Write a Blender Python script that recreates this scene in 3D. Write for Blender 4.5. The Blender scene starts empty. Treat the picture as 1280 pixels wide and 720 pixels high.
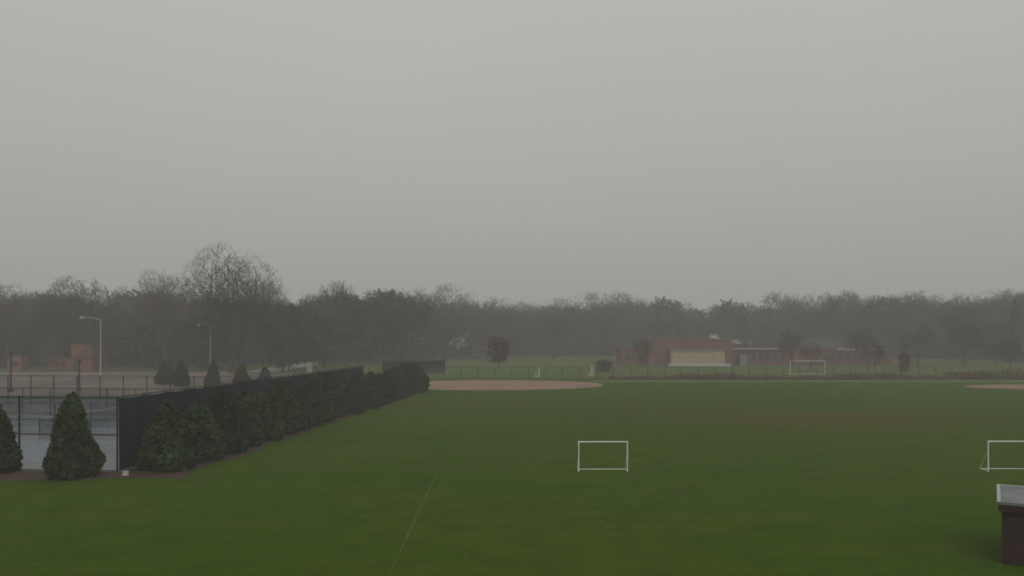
import bpy, math, random
import numpy as np
from mathutils import Vector, Matrix
R=random.Random(7)
scene=bpy.context.scene
col=scene.collection

# ---------------------------------------------------------------- materials
def mat(name,c1,c2=None,scale=1.0,rough=0.9,bump=0.0,spec=0.2,detail=6,coord='Object',rand=0.0,bscale=None,metal=0.0):
    m=bpy.data.materials.new(name); m.use_nodes=True
    nt=m.node_tree; N=nt.nodes; L=nt.links
    b=N['Principled BSDF']; b.inputs['Roughness'].default_value=rough
    b.inputs['Specular IOR Level'].default_value=spec; b.inputs['Metallic'].default_value=metal
    c2=c2 or tuple(x*0.75 for x in c1)
    if coord=='World':
        g=N.new('ShaderNodeNewGeometry'); vec=g.outputs['Position']
    else:
        g=N.new('ShaderNodeTexCoord'); vec=g.outputs['Object']
    n=N.new('ShaderNodeTexNoise'); n.inputs['Scale'].default_value=scale; n.inputs['Detail'].default_value=detail
    L.new(vec,n.inputs['Vector'])
    r=N.new('ShaderNodeMapRange'); r.inputs[1].default_value=0.35; r.inputs[2].default_value=0.65
    L.new(n.outputs['Fac'],r.inputs[0])
    mx=N.new('ShaderNodeMix'); mx.data_type='RGBA'
    mx.inputs[6].default_value=(*c1,1); mx.inputs[7].default_value=(*c2,1)
    L.new(r.outputs[0],mx.inputs[0]); out=mx.outputs[2]
    if rand>0:
        oi=N.new('ShaderNodeObjectInfo'); mr=N.new('ShaderNodeMapRange')
        mr.inputs[3].default_value=1-rand; mr.inputs[4].default_value=1+rand
        L.new(oi.outputs['Random'],mr.inputs[0])
        hs=N.new('ShaderNodeHueSaturation'); L.new(out,hs.inputs['Color']); L.new(mr.outputs[0],hs.inputs['Value'])
        out=hs.outputs[0]
    L.new(out,b.inputs['Base Color'])
    if bump>0:
        n2=N.new('ShaderNodeTexNoise'); n2.inputs['Scale'].default_value=bscale or scale*4; L.new(vec,n2.inputs['Vector'])
        bp=N.new('ShaderNodeBump'); bp.inputs['Strength'].default_value=bump; bp.inputs['Distance'].default_value=0.05
        L.new(n2.outputs['Fac'],bp.inputs['Height']); L.new(bp.outputs[0],b.inputs['Normal'])
    return m

M={}
M['bark']=mat('bark',(0.044,0.034,0.025),(0.068,0.055,0.041),2.0,rand=0.3)
M['leaf_brown']=mat('leaf_brown',(0.036,0.029,0.017),(0.063,0.049,0.028),0.45,rand=0.35)
M['leaf_dark']=mat('leaf_dark',(0.020,0.025,0.014),(0.04,0.046,0.025),0.6,rand=0.3)
M['leaf_red']=mat('leaf_red',(0.10,0.030,0.030),(0.06,0.023,0.024),0.9)
M['leaf_rust']=mat('leaf_rust',(0.13,0.055,0.035),(0.08,0.04,0.028),0.9)
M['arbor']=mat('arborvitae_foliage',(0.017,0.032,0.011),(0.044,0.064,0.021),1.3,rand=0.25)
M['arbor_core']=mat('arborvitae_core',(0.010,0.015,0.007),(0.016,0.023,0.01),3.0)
M['white']=mat('white_paint',(0.70,0.70,0.66),(0.56,0.56,0.53),3,rough=0.45,spec=0.4)
M['black']=mat('black_vinyl',(0.018,0.02,0.024),(0.028,0.03,0.034),1.0,rough=0.8)
M['screen']=mat('windscreen_fabric',(0.010,0.014,0.020),(0.020,0.026,0.034),0.6,rough=0.9,bump=0.3,bscale=1.2)
M['galv']=mat('galvanised_steel',(0.32,0.33,0.33),(0.24,0.25,0.25),3,rough=0.5,spec=0.4)
M['mulch']=mat('mulch',(0.075,0.045,0.035),(0.045,0.028,0.022),2.0,bump=0.8,coord='World')
M['dirt']=mat('infield_dirt',(0.25,0.150,0.105),(0.18,0.115,0.082),0.22,coord='World',bump=0.2,bscale=3)
M['lot']=mat('wet_parking_asphalt',(0.17,0.128,0.090),(0.065,0.053,0.044),0.07,rough=0.6,coord='World',spec=0.2)
M['road']=mat('road_concrete',(0.3,0.29,0.27),(0.22,0.21,0.2),0.3,rough=0.6,coord='World')
M['track']=mat('gravel_path',(0.28,0.26,0.18),(0.13,0.14,0.07),0.35,coord='World')
M['court_in']=mat('court_blue',(0.045,0.09,0.15),(0.09,0.135,0.18),0.16,rough=0.14,coord='World',spec=0.6)
M['court_out']=mat('court_green',(0.045,0.075,0.085),(0.075,0.10,0.11),0.2,rough=0.2,coord='World',spec=0.5)
M['brick']=mat('brick_red',(0.19,0.085,0.062),(0.13,0.065,0.05),0.35,coord='World')
M['brick_or']=mat('brick_orange',(0.22,0.092,0.058),(0.16,0.072,0.046),0.8,coord='World')
M['brick_dk']=mat('brick_dark',(0.045,0.024,0.019),(0.03,0.017,0.014),4,coord='World',bump=0.4)
M['tan']=mat('tan_masonry',(0.38,0.32,0.21),(0.32,0.26,0.175),0.7,coord='World')
M['roofgrey']=mat('roof_grey',(0.17,0.18,0.19),(0.11,0.12,0.125),0.9,rough=0.55,coord='World')
M['darkroof']=mat('school_roof',(0.09,0.08,0.075),(0.06,0.055,0.05),0.9,rough=0.8,coord='World')
M['shingle']=mat('shingle',(0.06,0.052,0.046),(0.04,0.036,0.033),0.9,coord='World')
M['siding']=mat('house_siding',(0.30,0.28,0.25),(0.24,0.23,0.21),0.6,coord='World')
M['trim']=mat('pale_trim',(0.4,0.4,0.38),(0.33,0.33,0.32),1,coord='World')
M['trim2']=mat('weathered_fascia',(0.22,0.20,0.18),(0.15,0.14,0.125),1,coord='World')
M['glass']=mat('window_glass',(0.03,0.035,0.04),(0.05,0.055,0.06),0.5,rough=0.12,spec=0.6)
M['weeds']=mat('dry_weeds',(0.15,0.09,0.052),(0.08,0.068,0.033),0.25,coord='World')

def grass_mat(name='grass',paint=0.0):
    m=bpy.data.materials.new(name); m.use_nodes=True
    nt=m.node_tree; N=nt.nodes; L=nt.links; b=N['Principled BSDF']
    b.inputs['Roughness'].default_value=0.95; b.inputs['Specular IOR Level'].default_value=0.02
    g=N.new('ShaderNodeNewGeometry'); P=g.outputs['Position']
    def noise(s,d=4,vec=P):
        n=N.new('ShaderNodeTexNoise'); n.inputs['Scale'].default_value=s; n.inputs['Detail'].default_value=d
        L.new(vec,n.inputs['Vector']); return n.outputs['Fac']
    def mr(x,a,bb,c=0,d=1):
        r=N.new('ShaderNodeMapRange'); r.interpolation_type='SMOOTHSTEP'
        for i,v in zip((1,2,3,4),(a,bb,c,d)): r.inputs[i].default_value=v
        L.new(x,r.inputs[0]); return r.outputs[0]
    def mix(f,a,bcol):
        x=N.new('ShaderNodeMix'); x.data_type='RGBA'; L.new(f,x.inputs[0])
        if isinstance(a,tuple): x.inputs[6].default_value=(*a,1)
        else: L.new(a,x.inputs[6])
        if isinstance(bcol,tuple): x.inputs[7].default_value=(*bcol,1)
        else: L.new(bcol,x.inputs[7])
        return x.outputs[2]
    def mul(a,bb):
        x=N.new('ShaderNodeMath'); x.operation='MULTIPLY'; L.new(a,x.inputs[0])
        if isinstance(bb,float): x.inputs[1].default_value=bb
        else: L.new(bb,x.inputs[1])
        return x.outputs[0]
    c=mix(mr(noise(0.045,5),0.35,0.65),(0.032,0.072,0.002),(0.045,0.074,0.004))
    mp0=N.new('ShaderNodeMapping'); mp0.inputs['Scale'].default_value=(0.06,0.35,1); L.new(P,mp0.inputs[0])
    c=mix(mul(mr(noise(1.0,4,mp0.outputs[0]),0.4,0.65),0.5),c,(0.053,0.083,0.007))
    c=mix(mul(mr(noise(0.5,6),0.4,0.7),0.6),c,(0.024,0.050,0.003))
    c=mix(mul(mr(noise(5.0,6),0.4,0.75),0.65),c,(0.067,0.094,0.010))
    c=mix(mr(noise(1.7,5),0.68,0.80),c,(0.11,0.115,0.03))
    def blob(cx,cy,rx,ry,amount,colr,c):
        mp=N.new('ShaderNodeMapping'); mp.inputs['Location'].default_value=(-cx/rx,-cy/ry,0); mp.inputs['Scale'].default_value=(1/rx,1/ry,0)
        L.new(P,mp.inputs[0]); ln=N.new('ShaderNodeVectorMath'); ln.operation='LENGTH'; L.new(mp.outputs[0],ln.inputs[0])
        f=mul(mr(ln.outputs['Value'],0.1,1.0,1,0),mr(noise(0.12,5),0.25,0.6))
        return mix(mul(f,amount),c,colr)
    c=blob(30,86,30,15,0.85,(0.076,0.058,0.016),c)
    c=blob(5,105,75,22,0.35,(0.062,0.064,0.010),c)
    c=blob(62,60,16,9,0.3,(0.066,0.058,0.015),c)
    sp=N.new('ShaderNodeSeparateXYZ'); L.new(P,sp.inputs[0])
    far=mul(mr(sp.outputs['Y'],160,175),0.8)
    fc=mix(mr(noise(0.03,4),0.4,0.6),(0.057,0.098,0.011),(0.072,0.088,0.02))
    c=mix(far,c,fc)
    if paint>0:
        c=mix(mul(mr(noise(1.1,5),0.3,0.75),paint),c,(0.15,0.17,0.10))
    L.new(c,b.inputs['Base Color'])
    bp=N.new('ShaderNodeBump'); bp.inputs['Strength'].default_value=0.6; bp.inputs['Distance'].default_value=0.05
    L.new(noise(7.0,5),bp.inputs['Height']); L.new(bp.outputs[0],b.inputs['Normal'])
    return m
M['grass']=grass_mat()
M['chalk']=grass_mat('worn_field_paint',0.45)
M['chalk2']=grass_mat('faded_field_paint',0.15)

# ---------------------------------------------------------------- mesh builder
class MB:
    def __init__(s): s.v=[];s.f=[];s.m=[]
    def box(s,x0,x1,y0,y1,z0,z1,mi=0):
        o=len(s.v)
        s.v+=[(x0,y0,z0),(x1,y0,z0),(x1,y1,z0),(x0,y1,z0),(x0,y0,z1),(x1,y0,z1),(x1,y1,z1),(x0,y1,z1)]
        for q in ((0,3,2,1),(4,5,6,7),(0,1,5,4),(1,2,6,5),(2,3,7,6),(3,0,4,7)):
            s.f.append(tuple(o+i for i in q)); s.m.append(mi)
    def tube(s,pts,rad,k=6,mi=0,cap=True):
        o=len(s.v); n=len(pts); prev=None
        for i in range(n):
            a=pts[max(i-1,0)]; b=pts[min(i+1,n-1)]
            d=(Vector(b)-Vector(a)); d.normalize()
            if prev is None:
                u=d.orthogonal().normalized()
            else:
                u=(prev-d*prev.dot(d))
                u=u.normalized() if u.length>1e-5 else d.orthogonal().normalized()
            prev=u; w=d.cross(u); r=rad[i] if not isinstance(rad,(int,float)) else rad
            p=Vector(pts[i])
            for j in range(k):
                t=2*math.pi*j/k
                q=p+(u*math.cos(t)+w*math.sin(t))*r
                s.v.append((q.x,q.y,q.z))
        for i in range(n-1):
            for j in range(k):
                a=o+i*k+j; b=o+i*k+(j+1)%k
                s.f.append((a,b,b+k,a+k)); s.m.append(mi)
        if cap and k>=4:
            s.f.append(tuple(o+j for j in range(k))[::-1]); s.m.append(mi)
            s.f.append(tuple(o+(n-1)*k+j for j in range(k))); s.m.append(mi)
    def poly(s,pts,mi=0):
        o=len(s.v); s.v+=[tuple(p) for p in pts]; s.f.append(tuple(range(o,o+len(pts)))); s.m.append(mi)
    def quads(s,C,U,V,mi=0):
        o=len(s.v); n=len(C)
        A=np.stack([C-U-V,C+U-V,C+U+V,C-U+V],1).reshape(-1,3)
        s.v+=[tuple(x) for x in A.tolist()]
        s.f+=[(o+4*i,o+4*i+1,o+4*i+2,o+4*i+3) for i in range(n)]; s.m+=[mi]*n
    def mesh(s,name,mats,smooth=False):
        me=bpy.data.meshes.new(name); me.from_pydata(s.v,[],s.f); me.update()
        for m in mats: me.materials.append(M[m])
        me.polygons.foreach_set('material_index',s.m)
        if smooth: me.polygons.foreach_set('use_smooth',[True]*len(s.f))
        return me
    def obj(s,name,mats,parent=None,loc=(0,0,0),rot=0,smooth=False):
        return place(name,s.mesh(name,mats,smooth),loc,rot,1,parent)
def place(name,me,loc=(0,0,0),rot=0,sc=1,parent=None):
    ob=bpy.data.objects.new(name,me); col.objects.link(ob)
    ob.location=loc; ob.rotation_euler=(0,0,rot)
    ob.scale=(sc,sc,sc) if isinstance(sc,(int,float)) else sc
    if parent: ob.parent=parent
    return ob
def empty(name,loc=(0,0,0),rot=0):
    e=bpy.data.objects.new(name,None); col.objects.link(e); e.location=loc; e.rotation_euler=(0,0,rot); e.empty_display_size=0.5
    return e

# ---------------------------------------------------------------- ground
def sheet(name,pts,z,m,parent=None):
    b=MB(); b.poly([(x,y,z) for x,y in pts]); return b.obj(name,[m],parent)
sheet('ground',[(-4000,-300),(4000,-300),(4000,6000),(-4000,6000)],0,'grass')
def ell(cx,cy,rx,ry,n=80,j=0.0,seed=1):
    r=random.Random(seed); ph=[r.uniform(0,6.28) for _ in range(4)]
    out=[]
    for i in range(n):
        t=2*math.pi*i/n; k=1+j*(math.sin(3*t+ph[0])+0.6*math.sin(5*t+ph[1])+0.4*math.sin(11*t+ph[2]))
        out.append((cx+rx*k*math.cos(t),cy+ry*k*math.sin(t)))
    return out
sheet('baseball_infield_dirt',ell(-2.8,145.5,17.8,15,j=0.016),0.02,'dirt')
sheet('baseball_infield_dirt',ell(92,139,21,8,j=0.012,seed=3),0.02,'dirt')
b=MB()
ys=[(x,156+0.006*x+0.25*math.sin(x*0.11)) for x in range(14,130,4)]
b.poly([(x,y,0.012) for x,y in ys]+[(x,y+1.8+0.3*math.sin(x*.7),0.012) for x,y in ys[::-1]])
b.obj('gravel_path',['track'])
b=MB()
b.poly([(-4.08,24,0.006),(-3.98,24,0.006),(-4.36,53,0.006),(-4.46,53,0.006)])
b.obj('field_marking',['chalk'])
b=MB(); b.poly([(15.0,26,0.006),(15.1,26,0.006),(20.9,54,0.006),(20.8,54,0.006)])
b.obj('field_marking',['chalk2'])

# ---------------------------------------------------------------- tennis courts
CO=Vector((-23.2,52.1,0)); V=Vector((0.0896,0.996,0)); U=Vector((-0.996,0.0896,0))
ang=math.atan2(-U.y,-U.x)
court=empty('tennis_court',(CO.x,CO.y,0),ang)
W=70.0; D=56.0
b=MB(); b.box(-W,0,0,D,-0.1,0.03); b.obj('surround',['court_out'],court)
for xc in (-18.5,-51.5):
  for k in range(3):
    y0=3.4+k*18.4; x0=xc-11.885
    b=MB(); b.box(x0,x0+23.77,y0,y0+10.97,0.02,0.036); b.obj('playing_area',['court_in'],court)
    b=MB(); t=0.035; z0,z1=0.03,0.041
    for yy in (y0,y0+1.37,y0+9.6,y0+10.97): b.box(x0,x0+23.77,yy-t,yy+t,z0,z1)
    for xx in (x0,x0+23.77): b.box(xx-t,xx+t,y0+t+.001,y0+10.97-t-.001,z0,z1-.001)
    for xx in (x0+5.485,x0+18.285): b.box(xx-t,xx+t,y0+1.37+t+.001,y0+9.6-t-.001,z0,z1-.001)
    b.box(x0+5.6,x0+18.1,y0+5.44,y0+5.53,z0,z1-.002)
    b.obj('court_lines',['trim'],court)
    b=MB()
    b.tube([(xc,y0-0.9,0),(xc,y0-0.9,1.1)],0.05,8); b.tube([(xc,y0+11.87,0),(xc,y0+11.87,1.1)],0.05,8)
    for i in range(64):
        y=y0-0.9+i*0.2; b.box(xc-.004,xc+.004,y,y+0.02,0.04,1.0)
    for i in range(8): b.box(xc-.005,xc+.005,y0-0.9,y0+11.87,0.06+i*0.12,0.075+i*0.12)
    b.box(xc-.02,xc+.02,y0-0.9,y0+11.87,0.97,1.05,1)
    b.obj('net',['black','trim'],court)

def chain_fence(name,p0,p1,h,post=3.0,sp=0.16,wr=0.006,screen=False,mats=('black','black'),mesh=True,pr=0.045,rr_=0.03,rails=(1,0.5)):
    p0=Vector((*p0,0));p1=Vector((*p1,0)); Lh=(p1-p0).length; a=math.atan2(p1.y-p0.y,p1.x-p0.x)
    e=empty(name,p0,a)
    b=MB(); n=max(1,round(Lh/post))
    for i in range(n+1):
        x=Lh*i/n; b.tube([(x,0,0),(x,0,h+0.05)],pr,6)
    for z in [h*q for q in rails]+[0.08]: b.tube([(0.05,0.0,z),(Lh-0.05,0.0,z)],rr_,5)
    b.obj('posts_and_rails',[mats[0]],e)
    if mesh:
        b=MB(); m=int((Lh+h)/sp)
        for i in range(m):
            for sgn in (1,-1):
                x0=i*sp-h; x1=x0+h; z0=0.05; z1=h
                if x0<0: z0+= -x0; x0=0
                if x1>Lh: z1-=x1-Lh; x1=Lh
                if z1<=z0: continue
                if sgn<0: x0,x1=Lh-x0,Lh-x1
                b.poly([(x0-wr,0.03*sgn,z0),(x0+wr,0.03*sgn,z0),(x1+wr,0.03*sgn,z1),(x1-wr,0.03*sgn,z1)])
        b.obj('wire_mesh',[mats[1]],e)
    if screen:
        b=MB(); 
        k=int(Lh/1.0); rr=random.Random(3)
        top=[];bot=[]
        for i in range(k+1):
            x=Lh*i/k; y=-0.07-0.03*math.sin(i*2.1)-rr.uniform(0,0.02)
            top.append((x,y,h-0.05-0.07*abs(math.sin(i*math.pi/3)))); bot.append((x,y-0.02,0.12))
        for i in range(k): b.poly([bot[i],bot[i+1],top[i+1],top[i]])
        b.obj('windscreen',['screen'],e)
    return e
def cw(u,v): p=CO+U*u+V*v; return (p.x,p.y)
chain_fence('court_fence',cw(0,0),cw(W,0),4.4,sp=0.2,wr=0.009,pr=0.06)
chain_fence('court_fence',cw(0,0.02),cw(0,D),4.4,screen=True,mesh=False)
chain_fence('court_fence',cw(0,D),cw(W,D),3.0,sp=0.25,wr=0.014,pr=0.07)
chain_fence('court_fence',cw(0.1,18.0),cw(W,18.0),2.6,sp=0.2,wr=0.009)
chain_fence('court_fence',cw(0.1,36.4),cw(W,36.4),2.6,sp=0.22,wr=0.010)

def line(u,v): p=CO+U*u+V*v; return (p.x,p.y)
pts=[line(0.0,-2.2)]+[line(-4.5+0.35*math.sin(v*.5)+0.2*math.sin(v*1.7)+0.02*v,v) for v in range(-2,79,1)]+[line(0.0,79)]
sheet('mulch_bed',pts,0.012,'mulch')
pts=[line(0.0,-2.9)]+[line(u,-3.3+0.3*math.sin(u)+0.12*math.sin(u*2.9)) for u in np.arange(0.5,30,0.5)]+[line(30,-0.1),line(0.0,-0.1)]
sheet('mulch_bed',pts,0.016,'mulch')

# ---------------------------------------------------------------- vegetation
def rdirs(n,rng):
    d=rng.normal(size=(n,3)); return d/np.linalg.norm(d,axis=1)[:,None]
def leafquads(b,C,size,rng,mi,up=0.0,asp=0.6):
    n=len(C); a=rdirs(n,rng); a[:,2]+=up; a/=np.linalg.norm(a,axis=1)[:,None]
    c=np.cross(a,rdirs(n,rng)); c/=np.linalg.norm(c,axis=1)[:,None]+1e-9
    s=size*(0.6+0.8*rng.random(n))[:,None]
    b.quads(C,c*s*asp,a*s,mi)

def arborvitae(seed,H=4.2,Rm=1.45,n=8500):
    rng=np.random.default_rng(seed); b=MB()
    ph=rng.random(6)*6.28
    def prof(t): return Rm*np.clip((1-t),0,1)**0.62*(0.74+0.26*np.clip(t/0.2,0,1))
    def lob(th,t): return 1+0.11*np.sin(3*th+ph[0]+4*t)+0.10*np.sin(5*th+ph[1]-7*t)+0.08*np.sin(9*t+ph[2]+2*th)
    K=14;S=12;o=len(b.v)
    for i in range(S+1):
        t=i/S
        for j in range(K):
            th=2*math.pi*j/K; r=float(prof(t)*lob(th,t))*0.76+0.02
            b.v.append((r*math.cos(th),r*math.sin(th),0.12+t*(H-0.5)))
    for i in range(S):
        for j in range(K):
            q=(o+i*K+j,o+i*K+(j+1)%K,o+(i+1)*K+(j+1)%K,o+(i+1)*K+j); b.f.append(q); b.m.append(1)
    b.tube([(0,0,0),(0,0,0.5)],[0.12,0.1],6,2)
    t=1-np.sqrt(rng.random(n)); t=np.clip(t*1.02,0,1); th=rng.random(n)*2*np.pi
    r=prof(t)*lob(th,t)*(0.70+0.42*rng.random(n)**0.8)
    C=np.stack([r*np.cos(th),r*np.sin(th),0.1+t*H],1)
    leafquads(b,C,0.15,rng,0,up=0.9,asp=0.45)
    m=160; C=np.stack([rng.normal(0,.09,m),rng.normal(0,.09,m),H*0.93+rng.random(m)*H*0.09],1)
    leafquads(b,C,0.12,rng,0,up=1.2,asp=0.4)
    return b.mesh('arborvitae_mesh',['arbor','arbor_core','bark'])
arbs=[arborvitae(s,H=4.2+0.15*(s%3),Rm=1.4+0.1*(s%2)) for s in (1,2,3,4)]
rr=random.Random(11)
v=1.4;i=0
while v<77:
    p=CO+U*(-2.35+rr.uniform(-.25,.2))+V*v
    s=rr.uniform(0.9,1.02)
    place('arborvitae_tree',arbs[i%4],(p.x,p.y,0),rr.uniform(0,6.28),(s*rr.uniform(.98,1.15)*1.14,s*1.16,s*rr.uniform(.84,1.04)))
    v+=rr.uniform(3.4,4.2); i+=1
place('arborvitae_tree',arbs[0],(-24.85,50.1,0),1.0,(0.91,0.91,1.05))
place('arborvitae_tree',arbs[2],(-30.6,52.2,0),2.0,(1.0,1.0,0.98))
for x,y,s,q in ((-52.2,140,1.0,1.05),(-47.9,142,0.92,1.0),(-43,141,0.85,1.1),(-39.0,140,0.75,1.05),(-57.5,147,0.9,1.3)):
    place('arborvitae_tree',arbs[rr.randrange(4)],(x,y,0),rr.uniform(0,6),(0.85*q,.85*q,s*0.92))

def bare(seed,H=20,trunk=0.28,nch=(5,5,5,4,5),spread=1.0,r0=None,rmin=0.022,up=0.10,cr=(0.42,0.40),thick=(.45,.62),limb=0.36):
    r=random.Random(seed); b=MB(); r0=r0 or H*0.018
    def rot(d,a,az):
        u=d.orthogonal().normalized(); w=d.cross(u)
        return (d*math.cos(a)+(u*math.cos(az)+w*math.sin(az))*math.sin(a)).normalized()
    L=len(nch)
    def br(p,d,ln,rad,lv):
        ns=(5,6,4,3,2,2)[lv]; pts=[p.copy()]; rs=[rad]
        q=p.copy(); dd=d.copy()
        end=0.7 if lv==0 else 0.35
        for i in range(ns):
            j=0.04 if lv==0 else 0.16
            dd=(dd+Vector((r.gauss(0,j),r.gauss(0,j),r.gauss(0,j)+(up if lv>0 else 0))) ).normalized()
            q=q+dd*ln/ns; pts.append(q.copy()); rs.append(max(rmin,rad*(1-(1-end)*(i+1)/ns)))
        b.tube(pts,rs,(8,6,5,4,3,3)[lv],0,cap=False)
        if lv>=L: return
        n=nch[lv]; az0=r.uniform(0,6.28)
        for i in range(n):
            t=(0.55+0.45*(i+1)/n) if lv==0 else (0.28+0.72*(i+1)/n)
            t=min(1,t+r.uniform(-.05,.05)); f=t*ns; k=min(ns-1,int(f)); pp=pts[k].lerp(pts[k+1],f-k)
            az=az0+i*2.4+r.uniform(-.5,.5)
            a=math.radians(r.uniform(24,52))*spread*(0.55 if (i==n-1) else 1)
            nd=rot(dd,a,az)
            if lv==0: nl=H*limb*r.uniform(.85,1.15)*(1.0 if i<n-1 else 1.1)
            else: nl=ln*r.uniform(.5,.72)
            br(pp,nd,nl,max(rmin,rs[k]*r.uniform(*thick)),lv+1)
    br(Vector((0,0,-0.1)),Vector((r.gauss(0,.03),r.gauss(0,.03),1)).normalized(),H*trunk,r0,0)
    A=np.array(b.v); zs=np.percentile(A[:,2],99.0); A*=H/zs
    c=np.array([0,0,H*(1-cr[1])]); e=np.array([cr[0]*H,cr[0]*H,cr[1]*H])
    q=(A-c)/e; dd=np.linalg.norm(q,axis=1); th=0.62+0.10*np.sin(q[:,0]*5+seed)*np.cos(q[:,1]*4)
    nd=np.where(dd>th,th+(1.10-th)*(1-np.exp(-(dd-th)/(1.10-th))),dd)
    k=np.where((dd>th),nd/np.maximum(dd,1e-6),1.0)
    low=np.clip((A[:,2]-0.22*H)/(0.15*H),0,1); k=1+(k-1)*low
    A=c+(A-c)*k[:,None]
    b.v=[tuple(x) for x in A.tolist()]
    return b
bares=[bare(20+s,H=20,spread=sp,nch=(6,5,5,4,3),rmin=0.038,up=0.06).mesh('bare_tree_mesh',['bark']) for s,sp in ((0,1.0),(1,1.15),(2,0.95),(3,1.2),(4,1.05),(7,1.1))]

def leafy(seed,H,wr,mats,n=5200,size=0.34,clus=46,cr=1.25,base=0.28):
    rng=np.random.default_rng(seed)
    b=bare(seed,H=H*0.98,nch=(5,4,4,3),trunk=0.3,rmin=0.036)
    d=rdirs(clus,rng); rad=(0.45+0.55*rng.random(clus))**0.7
    hz=H*(1-base)/2
    C0=d*rad[:,None]*np.array([wr,wr,hz*0.92]); C0[:,2]+=H*base+hz
    k=rng.integers(0,clus,n)
    C=C0[k]+rng.normal(0,1,(n,3))*cr*np.array([1,1,.7])*(0.6+0.6*rng.random(clus))[k][:,None]
    C=C[C[:,2]<H*1.03]; C[:,2]=np.maximum(C[:,2],0.3)
    leafquads(b,C,size,rng,1)
    return b.mesh('leafy_tree_mesh',mats)
leafs=[leafy(40+s,17,5.2,['bark','leaf_brown'],n=3800,size=0.3) for s in range(3)]
darks=[leafy(60+s,15,4.6,['bark','leaf_dark'],n=6500,base=0.12) for s in range(2)]
shrubs=[leafy(80+s,5,3.4,['bark','leaf_brown'],n=2600,size=0.26,clus=26,cr=0.7,base=0.0) for s in range(2)]
def conifer(seed,H=16,Rm=3.2,n=6500):
    rng=np.random.default_rng(seed); b=MB(); b.tube([(0,0,0),(0,0,H)],[0.25,0.03],6)
    t=1-np.sqrt(rng.random(n)); th=rng.random(n)*6.283; lay=np.floor(t*22)/22
    r=Rm*(1-lay)*(0.25+0.75*rng.random(n)**0.5)*(1+.2*np.sin(5*th+lay*40))
    z=H*(0.08+0.92*lay)-0.25*r+rng.normal(0,.12,n)
    leafquads(b,np.stack([r*np.cos(th),r*np.sin(th),z],1),0.26,rng,1)
    return b.mesh('conifer_mesh',['bark','leaf_dark'])
con=conifer(5)

tl=empty('distant_tree_line')
path=[(-260,205),(-130,222),(-78,238),(-40,272),(-5,340),(80,355),(150,300),(215,258),(300,238)]
def walk(path,step):
    out=[];carry=0
    for (x0,y0),(x1,y1) in zip(path[:-1],path[1:]):
        L=math.hypot(x1-x0,y1-y0); nx,ny=-(y1-y0)/L,(x1-x0)/L
        d=carry
        while d<L:
            out.append((x0+(x1-x0)*d/L,y0+(y1-y0)*d/L,nx,ny)); d+=step
        carry=d-L
    return out
rt=random.Random(9)
for off,step,kinds in ((0,8.5,'bbbbl'),(9,7.5,'bbbbl'),(20,7,'bbbl'),(34,7,'bblb'),(52,7.5,'lbdb'),(75,8,'lbb')):
    for x,y,nx,ny in walk(path,step):
        k=rt.choice(kinds); o=off+rt.uniform(-3.5,3.5); sx=rt.uniform(-2.5,2.5)
        px=x+nx*o+sx; py=y+ny*o
        hh=rt.uniform(0.68,1.1)+(0.16 if rt.random()<0.14 else 0)
        hh*=(1.02 if px<-30 else 1.13)
        if k=='b': me=rt.choice(bares); s=hh
        elif k=='l': me=rt.choice(leafs); s=hh*1.04
        else: me=rt.choice(darks); s=hh*1.0
        place('tree',me,(px,py,0),rt.uniform(0,6.28),(s*rt.uniform(.85,1.2),s*rt.uniform(.85,1.2),s),tl)
for off,step in ((14,5.5),(40,5.5),(60,6),(80,6)):
    for x,y,nx,ny in walk(path,step):
        s=rt.uniform(.7,1.25)*(1.5 if off>50 else 1); o=off+rt.uniform(-4,4)
        place('undergrowth',rt.choice(shrubs),(x+nx*o,y+ny*o,0),rt.uniform(0,6.28),(s*1.2,s*1.2,s),tl)

hero=bare(104,H=28.4,trunk=0.22,nch=(8,6,5,5,3),spread=1.25,rmin=0.034,up=0.05,r0=0.85,cr=(0.42,0.37),thick=(.56,.76),limb=0.42)
hero.obj('large_bare_tree',['bark'],loc=(-60,190,0))
b2=bare(33,H=25,trunk=0.3,nch=(6,5,5,4,3),spread=1.05,rmin=0.034,cr=(0.33,0.4),thick=(.5,.68))
b2.obj('bare_tree',['bark'],loc=(-81,208,0))
def T(name,me,x,y,s,sw=None):
    sw=sw or s; place(name,me,(x,y,0),rt.uniform(0,6.28),(sw,sw,s))
T('bare_tree',bares[1],-106,217,1.2)
T('bare_tree',bares[3],-126,222,1.12)
T('bare_tree',bares[2],-47,222,1.0)
T('bare_tree',bares[0],-36,240,1.08); T('bare_tree',bares[4],-29,250,1.12)
T('oak_tree',leafs[0],-33,246,1.22); T('oak_tree',leafs[1],-44,236,1.15)
T('spruce_tree',darks[0],-53,205,1.02,1.1); T('spruce_tree',darks[1],-47,209,0.95,1.0); T('spruce_tree',darks[0],-74,215,0.9,1.2)
T('spruce_tree',darks[1],-88,222,0.9,1.3)
T('bare_tree',bares[4],14,300,0.85); T('bare_tree',bares[2],-14,300,0.92); T('bare_tree',bares[0],30,315,0.98); T('bare_tree',bares[1],-2,320,1.05)
T('bare_tree',bares[3],52,300,0.95)
T('conifer_tree',con,151,266,1.22,1.0)
T('oak_tree',darks[1],143,262,0.8,1.0); T('bare_tree',bares[2],132,258,0.9)
T('bare_tree',bares[5],72,228,0.5); T('bare_tree',bares[1],91,232,0.55); T('bare_tree',bares[3],108,236,0.6); T('bare_tree',bares[0],34,232,0.42)
T('bare_tree',bares[2],118,232,0.6)
red=leafy(91,7.4,1.9,['bark','leaf_red'],n=1700,size=0.2,clus=34,cr=0.6,base=0.10)
rust=leafy(92,7.4,2.2,['bark','leaf_rust'],n=2000,size=0.22,clus=30,cr=0.6,base=0.06)
T('red_maple_tree',red,-3.3,215,1.05,1.1)
T('rust_shrub',rust,20.5,196,0.38,0.7)
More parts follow.
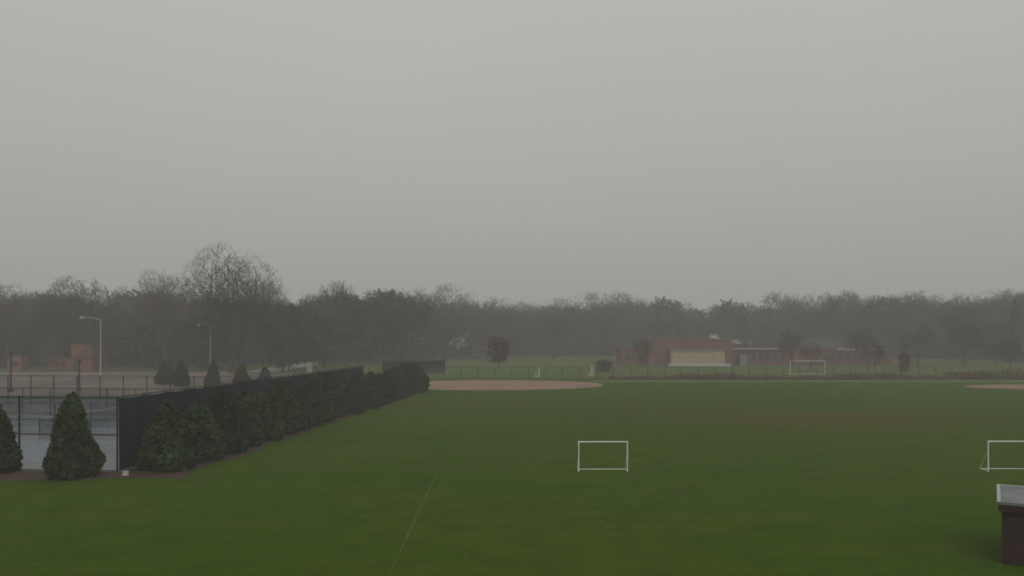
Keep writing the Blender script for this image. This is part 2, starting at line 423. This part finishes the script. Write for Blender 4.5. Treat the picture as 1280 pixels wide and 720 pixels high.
T('young_tree',bares[4],77,188,0.36,0.3)
T('young_tree',rust,85,192,0.62,0.5)
T('young_tree',bares[0],110,196,0.42)
T('young_tree',bares[3],69,205,0.36)

b=MB(); rng=np.random.default_rng(8)
n=17000; x=rng.uniform(18,140,n); dens=0.5+0.5*np.sin(x*.21)+0.3*np.sin(x*.83)
hmax=0.35+0.6*np.clip(dens,0,1.3)+(x>80)*0.9
y=164+rng.normal(0,1.1,n); z=rng.random(n)**1.3*hmax
leafquads(b,np.stack([x,y,z],1),0.17,rng,0,up=1.3,asp=0.3)
b.obj('dry_weeds',['weeds'])
chain_fence('outfield_fence',(-16,166.5),(150,167.5),2.1,post=3.2,sp=0.3,wr=0.005,mats=('black','galv'),pr=0.06,rr_=0.02,rails=(1,))

# ---------------------------------------------------------------- goals
def goal(name,x,y,w,h,dep,rot=0,r=0.045,m='white'):
    e=empty(name,(x,y,0),rot); b=MB()
    b.tube([(0,0,0),(0,0,h)],r,8); b.tube([(w,0,0),(w,0,h)],r,8); b.tube([(-r,0,h),(w+r,0,h)],r,8)
    b.obj('front_frame',[m],e)
    b=MB()
    b.tube([(0,dep,r*.8),(w,dep,r*.8)],r*.6,8)
    for xx in (0,w):
        b.tube([(xx,0.05,r),(xx,dep,r)],r*.6,6)
        b.tube([(xx,0.02,h*0.72),(xx,dep,r*2)],r*.45,6)
    b.obj('rear_frame',[m],e)
    return e
goal('soccer_goal',3.92,52.1,2.86,1.78,0.95,r=0.04)
goal('soccer_goal',28.1,52.3,2.9,1.78,0.95,r=0.04)
goal('soccer_goal',58.1,185,7.2,2.8,1.8,r=0.055)
goal('soccer_goal',5.3,174,2.2,1.8,0.8,rot=math.radians(87),r=0.055)
goal('soccer_goal',16.2,177,2.2,1.8,0.8,rot=math.radians(93),r=0.055)

# ---------------------------------------------------------------- lot, roads
sheet('parking_lot',[(-190,122),(-40,118),(-34,135),(-40,186),(-60,196),(-190,196)],0.02,'lot')
b=MB(); b.box(-190,-41,117.2,117.4,0,0.13); b.obj('kerb',['trim2'])
sheet('road',[(-60,196),(-52,196),(-55,250),(-62,310),(-78,420),(-86,420),(-70,310),(-62,250)],0.03,'road')
sheet('path',[(-20,262),(60,228),(115,224),(115,226),(60,230),(-19,264)],0.02,'track')
b=MB()
for i in range(16):
    x=-120+i*4.6; b.box(x,x+0.12,150,155.5,0.025,0.03)
b.obj('parking_bay_marking',['trim'])

# ---------------------------------------------------------------- street lamps
def lamp(x,y,h,arm,m='galv'):
    e=empty('street_lamp',(x,y,0)); b=MB()
    b.tube([(0,0,0),(0,0,0.5)],0.28,10); b.tube([(0,0,0.5),(0,0,h-0.5)],[0.16,0.10],10); b.obj('pole',[m],e,smooth=False)
    if arm>0:
        b=MB(); pts=[(0,0,h-0.6),(-0.2*arm,0,h-0.22),(-0.5*arm,0,h-0.02),(-0.8*arm,0,h+0.04)]
        b.tube(pts,[0.09,0.08,0.07,0.06],8); b.obj('arm',[m],e)
        b=MB(); b.tube([(-0.75*arm,0,h+0.05),(-0.82*arm,0,h+.06),(-0.95*arm,0,h+0.02),(-1.02*arm,0,h-0.03)],[0.08,0.2,0.22,0.08],10)
        b.box(-0.98*arm,-0.84*arm,-0.14,0.14,h-0.24,h-0.1,1); b.obj('lamp_head',[m,'white'],e)
    else:
        b=MB(); b.tube([(0,0,h-0.5),(0,0,h-0.35),(0,0,h)],[0.12,0.3,0.22],10); b.obj('lamp_head',[m],e)
lamp(-84,181,11.8,4.2); lamp(-71.5,210,10.6,3.0); lamp(-58,229,7.4,0)
lamp(-71.8,127,5.8,0,'black'); lamp(-63,129,4.6,0,'black')

# ---------------------------------------------------------------- buildings
def win_row(b,x0,x1,y,z0,z1,n,gap=0.35,gi=2,ti=1):
    w=(x1-x0)/n
    for i in range(n):
        a=x0+i*w+gap/2; c=x0+(i+1)*w-gap/2
        b.box(a,c,y-0.06,y+0.05,z0,z1,ti)
        m=(a+c)/2
        b.box(a+0.08,m-0.04,y-0.07,y,z0+0.08,z1-0.08,gi); b.box(m+0.04,c-0.08,y-0.07,y,z0+0.08,z1-0.08,gi)
sch=empty('brick_school_building',(0,240,0))
def block(name,x0,x1,y0,y1,h,wm,wins=(),over=0.25,door=None,parent=sch,fascia=0.45):
    b=MB(); b.box(x0,x1,y0,y1,0,h-fascia); b.box(x0-over,x1+over,y0-over,y1+over,h-fascia+.002,h,1)
    b.box(x0+0.2,x1-0.2,y0+0.2,y1-0.2,h+.002,h+0.06,3)
    for w in wins: win_row(b,*w)
    if door: b.box(door[0],door[1],y0-0.05,y0+.05,0,2.4,1); b.box(door[0]+.12,door[1]-.12,y0-0.07,y0,0.1,2.25,4)
    b.obj(name,[wm,'trim2' if wm!='brick' else 'brick','glass','darkroof','tan'],parent)
block('gymnasium',37,59.6,0,22,7.2,'brick',fascia=0.3)
block('tan_annex',42.6,57,-2.6,-0.3,4.4,'tan',door=(48,50))
block('left_wing',30,36.7,4,16,4.8,'brick',wins=((31,36,4,1.2,2.9,3),))
b=MB()
b.box(59.9,76,2,16,0,4.2); b.box(59.6,76.2,1.2,16.5,4.202,4.5,1); win_row(b,61,75,2,1.1,3.3,7,0.6,2,4)
b.box(76.3,88,0,16,0,4.7,0); b.box(76.15,88.2,-0.2,16.2,4.702,4.9,4); win_row(b,84,87.6,0,1.2,3,2,.35,2,4)
b.box(88.3,104,3,17,0,4.0); b.box(88.2,104.6,2.4,17.4,4.002,4.3,1); win_row(b,89,97,3,1.1,3.2,4,0.6,2,4)
b.box(99,101,2.95,3.1,0,2.4,1); b.box(99.1,100.9,2.9,3,0.05,2.3,2)
b.box(61.5,63.5,-1.2,1.9,0,2.6,1); b.box(61.4,63.6,-1.3,1.95,2.602,2.75,5)
for x in (80,93): b.box(x,x+1.8,8,10,4.92,5.5,3)
b.obj('classroom_wing',['brick','trim2','glass','darkroof','brick','siding'],sch)
b=MB(); b.box(41.5,58,-5.2,-4.9,0,0.75); b.obj('low_concrete_wall',['trim'],sch)

bb=empty('brick_building',(0,206,0))
b=MB(); b.box(-107.8,-97.6,0,8,0,2.9); b.box(-108,-97.4,-0.2,8.2,2.902,3.15,1); win_row(b,-106.5,-103.4,0,1,2.2,2)
b.box(-102.9,-97.8,1,7,3.152,6.1); b.box(-103.1,-97.6,0.8,7.2,6.102,6.3,1); b.box(-102,-100.8,-0.06,0.05,0,2.2,2)
b.obj('walls_and_roof',['brick_or','shingle','glass'],bb)
e=empty('brick_kiosk',(-113.6,204,0)); b=MB(); b.box(-1.5,1.5,-1.5,1.5,0,3.4); b.box(-1.7,1.7,-1.7,1.7,3.402,3.65,1)
b.box(-0.8,0.8,-1.56,-1.4,1.1,2.2,2); b.obj('walls_and_roof',['brick_or','shingle','glass'],e)
T('bare_tree',bares[3],-104,200,0.42); T('bare_tree',bares[1],-94,203,0.5)
e=empty('utility_cabinet',(-42,184,0)); b=MB(); b.box(-0.5,0.5,-0.4,0.4,0.1,2.5); b.box(-0.56,0.56,-0.46,0.46,2.502,2.6); b.box(-.7,.7,-.6,.6,0,0.098,1)
b.box(-0.44,-0.02,-0.43,-0.39,0.2,2.4); b.box(0.02,0.44,-0.43,-0.39,0.2,2.4); b.obj('cabinet',['siding','road'],e)

def house(x,y,w,dp,h,rh,rot,wm='siding'):
    e=empty('house',(x,y,0),rot); b=MB(); b.box(-w/2,w/2,-dp/2,dp/2,0,h)
    b.poly([(-w/2,-dp/2,h),(-w/2,dp/2,h),(-w/2,0,h+rh)]); b.poly([(w/2,-dp/2,h),(w/2,0,h+rh),(w/2,dp/2,h)])
    b.obj('walls',[wm],e)
    b=MB(); o=0.4
    for s in (-1,1):
        b.poly([(-w/2-o,s*(dp/2+o),h-0.15),(w/2+o,s*(dp/2+o),h-0.15),(w/2+o,0,h+rh+.08),(-w/2-o,0,h+rh+.08)])
    b.box(w*0.2,w*0.2+0.8,0.3,1.1,h+rh*0.5,h+rh+0.9,1); b.obj('roof',['shingle','brick'],e)
    b=MB(); win_row(b,-w/2+0.8,w/2-0.8,-dp/2,1.1,2.4,4,0.9,0,1); b.obj('windows',['glass','trim'],e)
house(-32,330,13,9,3.6,3,0.2); house(-12,352,12,9,5,3,-0.2); house(112,322,13,9,4.2,3,0.1)
house(60,350,13,9,5,3,0.1,'brick'); house(-48,300,11,8,3.5,2.6,0.3,'tan')

e=empty('dugout',(-24,192,0)); b=MB()
for i in range(6): b.tube([(-4+i*2.6,-1,0),(-4+i*2.6,-1,2.6)],0.06,6); 
b.box(-4.3,9.4,1.2,1.4,0,2.5,0); b.box(-4.5,9.6,-1.4,1.7,2.6,2.8,1); b.box(-4,9,0.4,0.9,0.45,0.52,1)
b.box(-4.1,9.1,-1.02,-0.98,0,1.0,0)
b.obj('shelter',['black','shingle'],e)

# near brick shed at right, its front turned toward the school
e=empty('brick_storage_shed',(17.2,31.1,0),math.radians(-28.5))
b=MB(); b.box(0,3.4,0,3.9,0,1.86); b.obj('walls',['brick_dk'],e)
b=MB(); b.box(-0.12,3.55,-0.14,4.0,1.862,2.1,0); b.obj('fascia',['brick_dk'],e)
b=MB(); b.box(-0.16,3.6,-0.18,-0.08,2.102,2.2,1); b.box(-0.16,-0.04,-0.078,4.05,2.102,2.2); b.box(-0.038,3.6,3.95,4.05,2.102,2.198)
b.box(-0.038,3.6,-0.078,3.948,2.102,2.15,1); b.obj('roof',['trim','roofgrey'],e)
b=MB(); b.box(1.4,2.3,-0.04,0.02,0.02,1.75); b.box(2.12,2.18,-0.09,-0.04,0.9,1.02,1); b.obj('door',['shingle','galv'],e)
e=empty('irrigation_valve_box',(-22.2,50.9,0)); b=MB(); b.tube([(0,0,0),(0,0,0.2)],[0.2,0.17],10); b.tube([(0,0,0.2),(0,0,0.24)],0.19,10); b.obj('valve_box',['trim'],e)

# ---------------------------------------------------------------- haze (real volume of damp air)
b=MB(); b.box(-1800,1800,-60,2600,-3,60)
hz=b.mesh('haze',[]) ; hm=bpy.data.materials.new('haze_air'); hm.use_nodes=True
nt=hm.node_tree; nt.nodes.clear(); o=nt.nodes.new('ShaderNodeOutputMaterial'); vs=nt.nodes.new('ShaderNodeVolumeScatter')
vs.inputs['Color'].default_value=(0.99,0.98,0.95,1); vs.inputs['Density'].default_value=0.0012; vs.inputs['Anisotropy'].default_value=0.0
nt.links.new(vs.outputs[0],o.inputs['Volume']); hz.materials.append(hm); place('haze',hz)

# ---------------------------------------------------------------- world + sun
w=bpy.data.worlds.new('World'); scene.world=w; w.use_nodes=True; nt=w.node_tree; N=nt.nodes; L=nt.links
bg=N['Background']; bg.inputs['Strength'].default_value=0.1
sky=N.new('ShaderNodeTexSky'); sky.sky_type='NISHITA'; sky.sun_disc=False
sky.sun_elevation=math.radians(38); sky.sun_rotation=math.radians(160); sky.dust_density=4
tc=N.new('ShaderNodeTexCoord'); sp=N.new('ShaderNodeSeparateXYZ'); L.new(tc.outputs['Generated'],sp.inputs[0])
mr=N.new('ShaderNodeMapRange'); mr.inputs[1].default_value=0; mr.inputs[2].default_value=1; mr.inputs[3].default_value=3.5; mr.inputs[4].default_value=7.8
L.new(sp.outputs['Z'],mr.inputs[0])
cn=N.new('ShaderNodeTexNoise'); cn.inputs['Scale'].default_value=1.6; cn.inputs['Detail'].default_value=4
mp=N.new('ShaderNodeMapping'); mp.inputs['Scale'].default_value=(1,1,3); L.new(tc.outputs['Generated'],mp.inputs[0]); L.new(mp.outputs[0],cn.inputs['Vector'])
cm=N.new('ShaderNodeMapRange'); cm.inputs[1].default_value=0.3; cm.inputs[2].default_value=0.7; cm.inputs[3].default_value=0.97; cm.inputs[4].default_value=1.03; L.new(cn.outputs['Fac'],cm.inputs[0])
mu=N.new('ShaderNodeMath'); mu.operation='MULTIPLY'; L.new(mr.outputs[0],mu.inputs[0]); L.new(cm.outputs[0],mu.inputs[1])
vm=N.new('ShaderNodeVectorMath'); vm.operation='SCALE'; vm.inputs[0].default_value=(1.0,0.992,0.94); L.new(mu.outputs[0],vm.inputs['Scale'])
hs=N.new('ShaderNodeHueSaturation'); hs.inputs['Saturation'].default_value=0.15; L.new(sky.outputs[0],hs.inputs['Color'])
mx=N.new('ShaderNodeMix'); mx.data_type='RGBA'; mx.inputs[0].default_value=0.94; L.new(hs.outputs[0],mx.inputs[6]); L.new(vm.outputs[0],mx.inputs[7])
L.new(mx.outputs[2],bg.inputs['Color'])
sd=bpy.data.lights.new('sun','SUN'); sd.energy=0.8; sd.angle=math.radians(45); sd.color=(1,0.97,0.91)
so=bpy.data.objects.new('sun',sd); col.objects.link(so); so.rotation_euler=(math.radians(52),0,math.radians(20)); so.location=(0,0,60)

cam=bpy.data.cameras.new('camera'); co=bpy.data.objects.new('camera',cam); col.objects.link(co)
co.location=(0,0,8); co.rotation_euler=(math.radians(90),0,0)
cam.lens=36*1108/1280; cam.shift_y=60/1280; cam.clip_end=8000; cam.clip_start=0.1
cam.dof.use_dof=True; cam.dof.focus_distance=16; cam.dof.aperture_fstop=1.3
scene.camera=co
scene.view_settings.view_transform='Standard'; scene.view_settings.look='None'; scene.view_settings.exposure=0
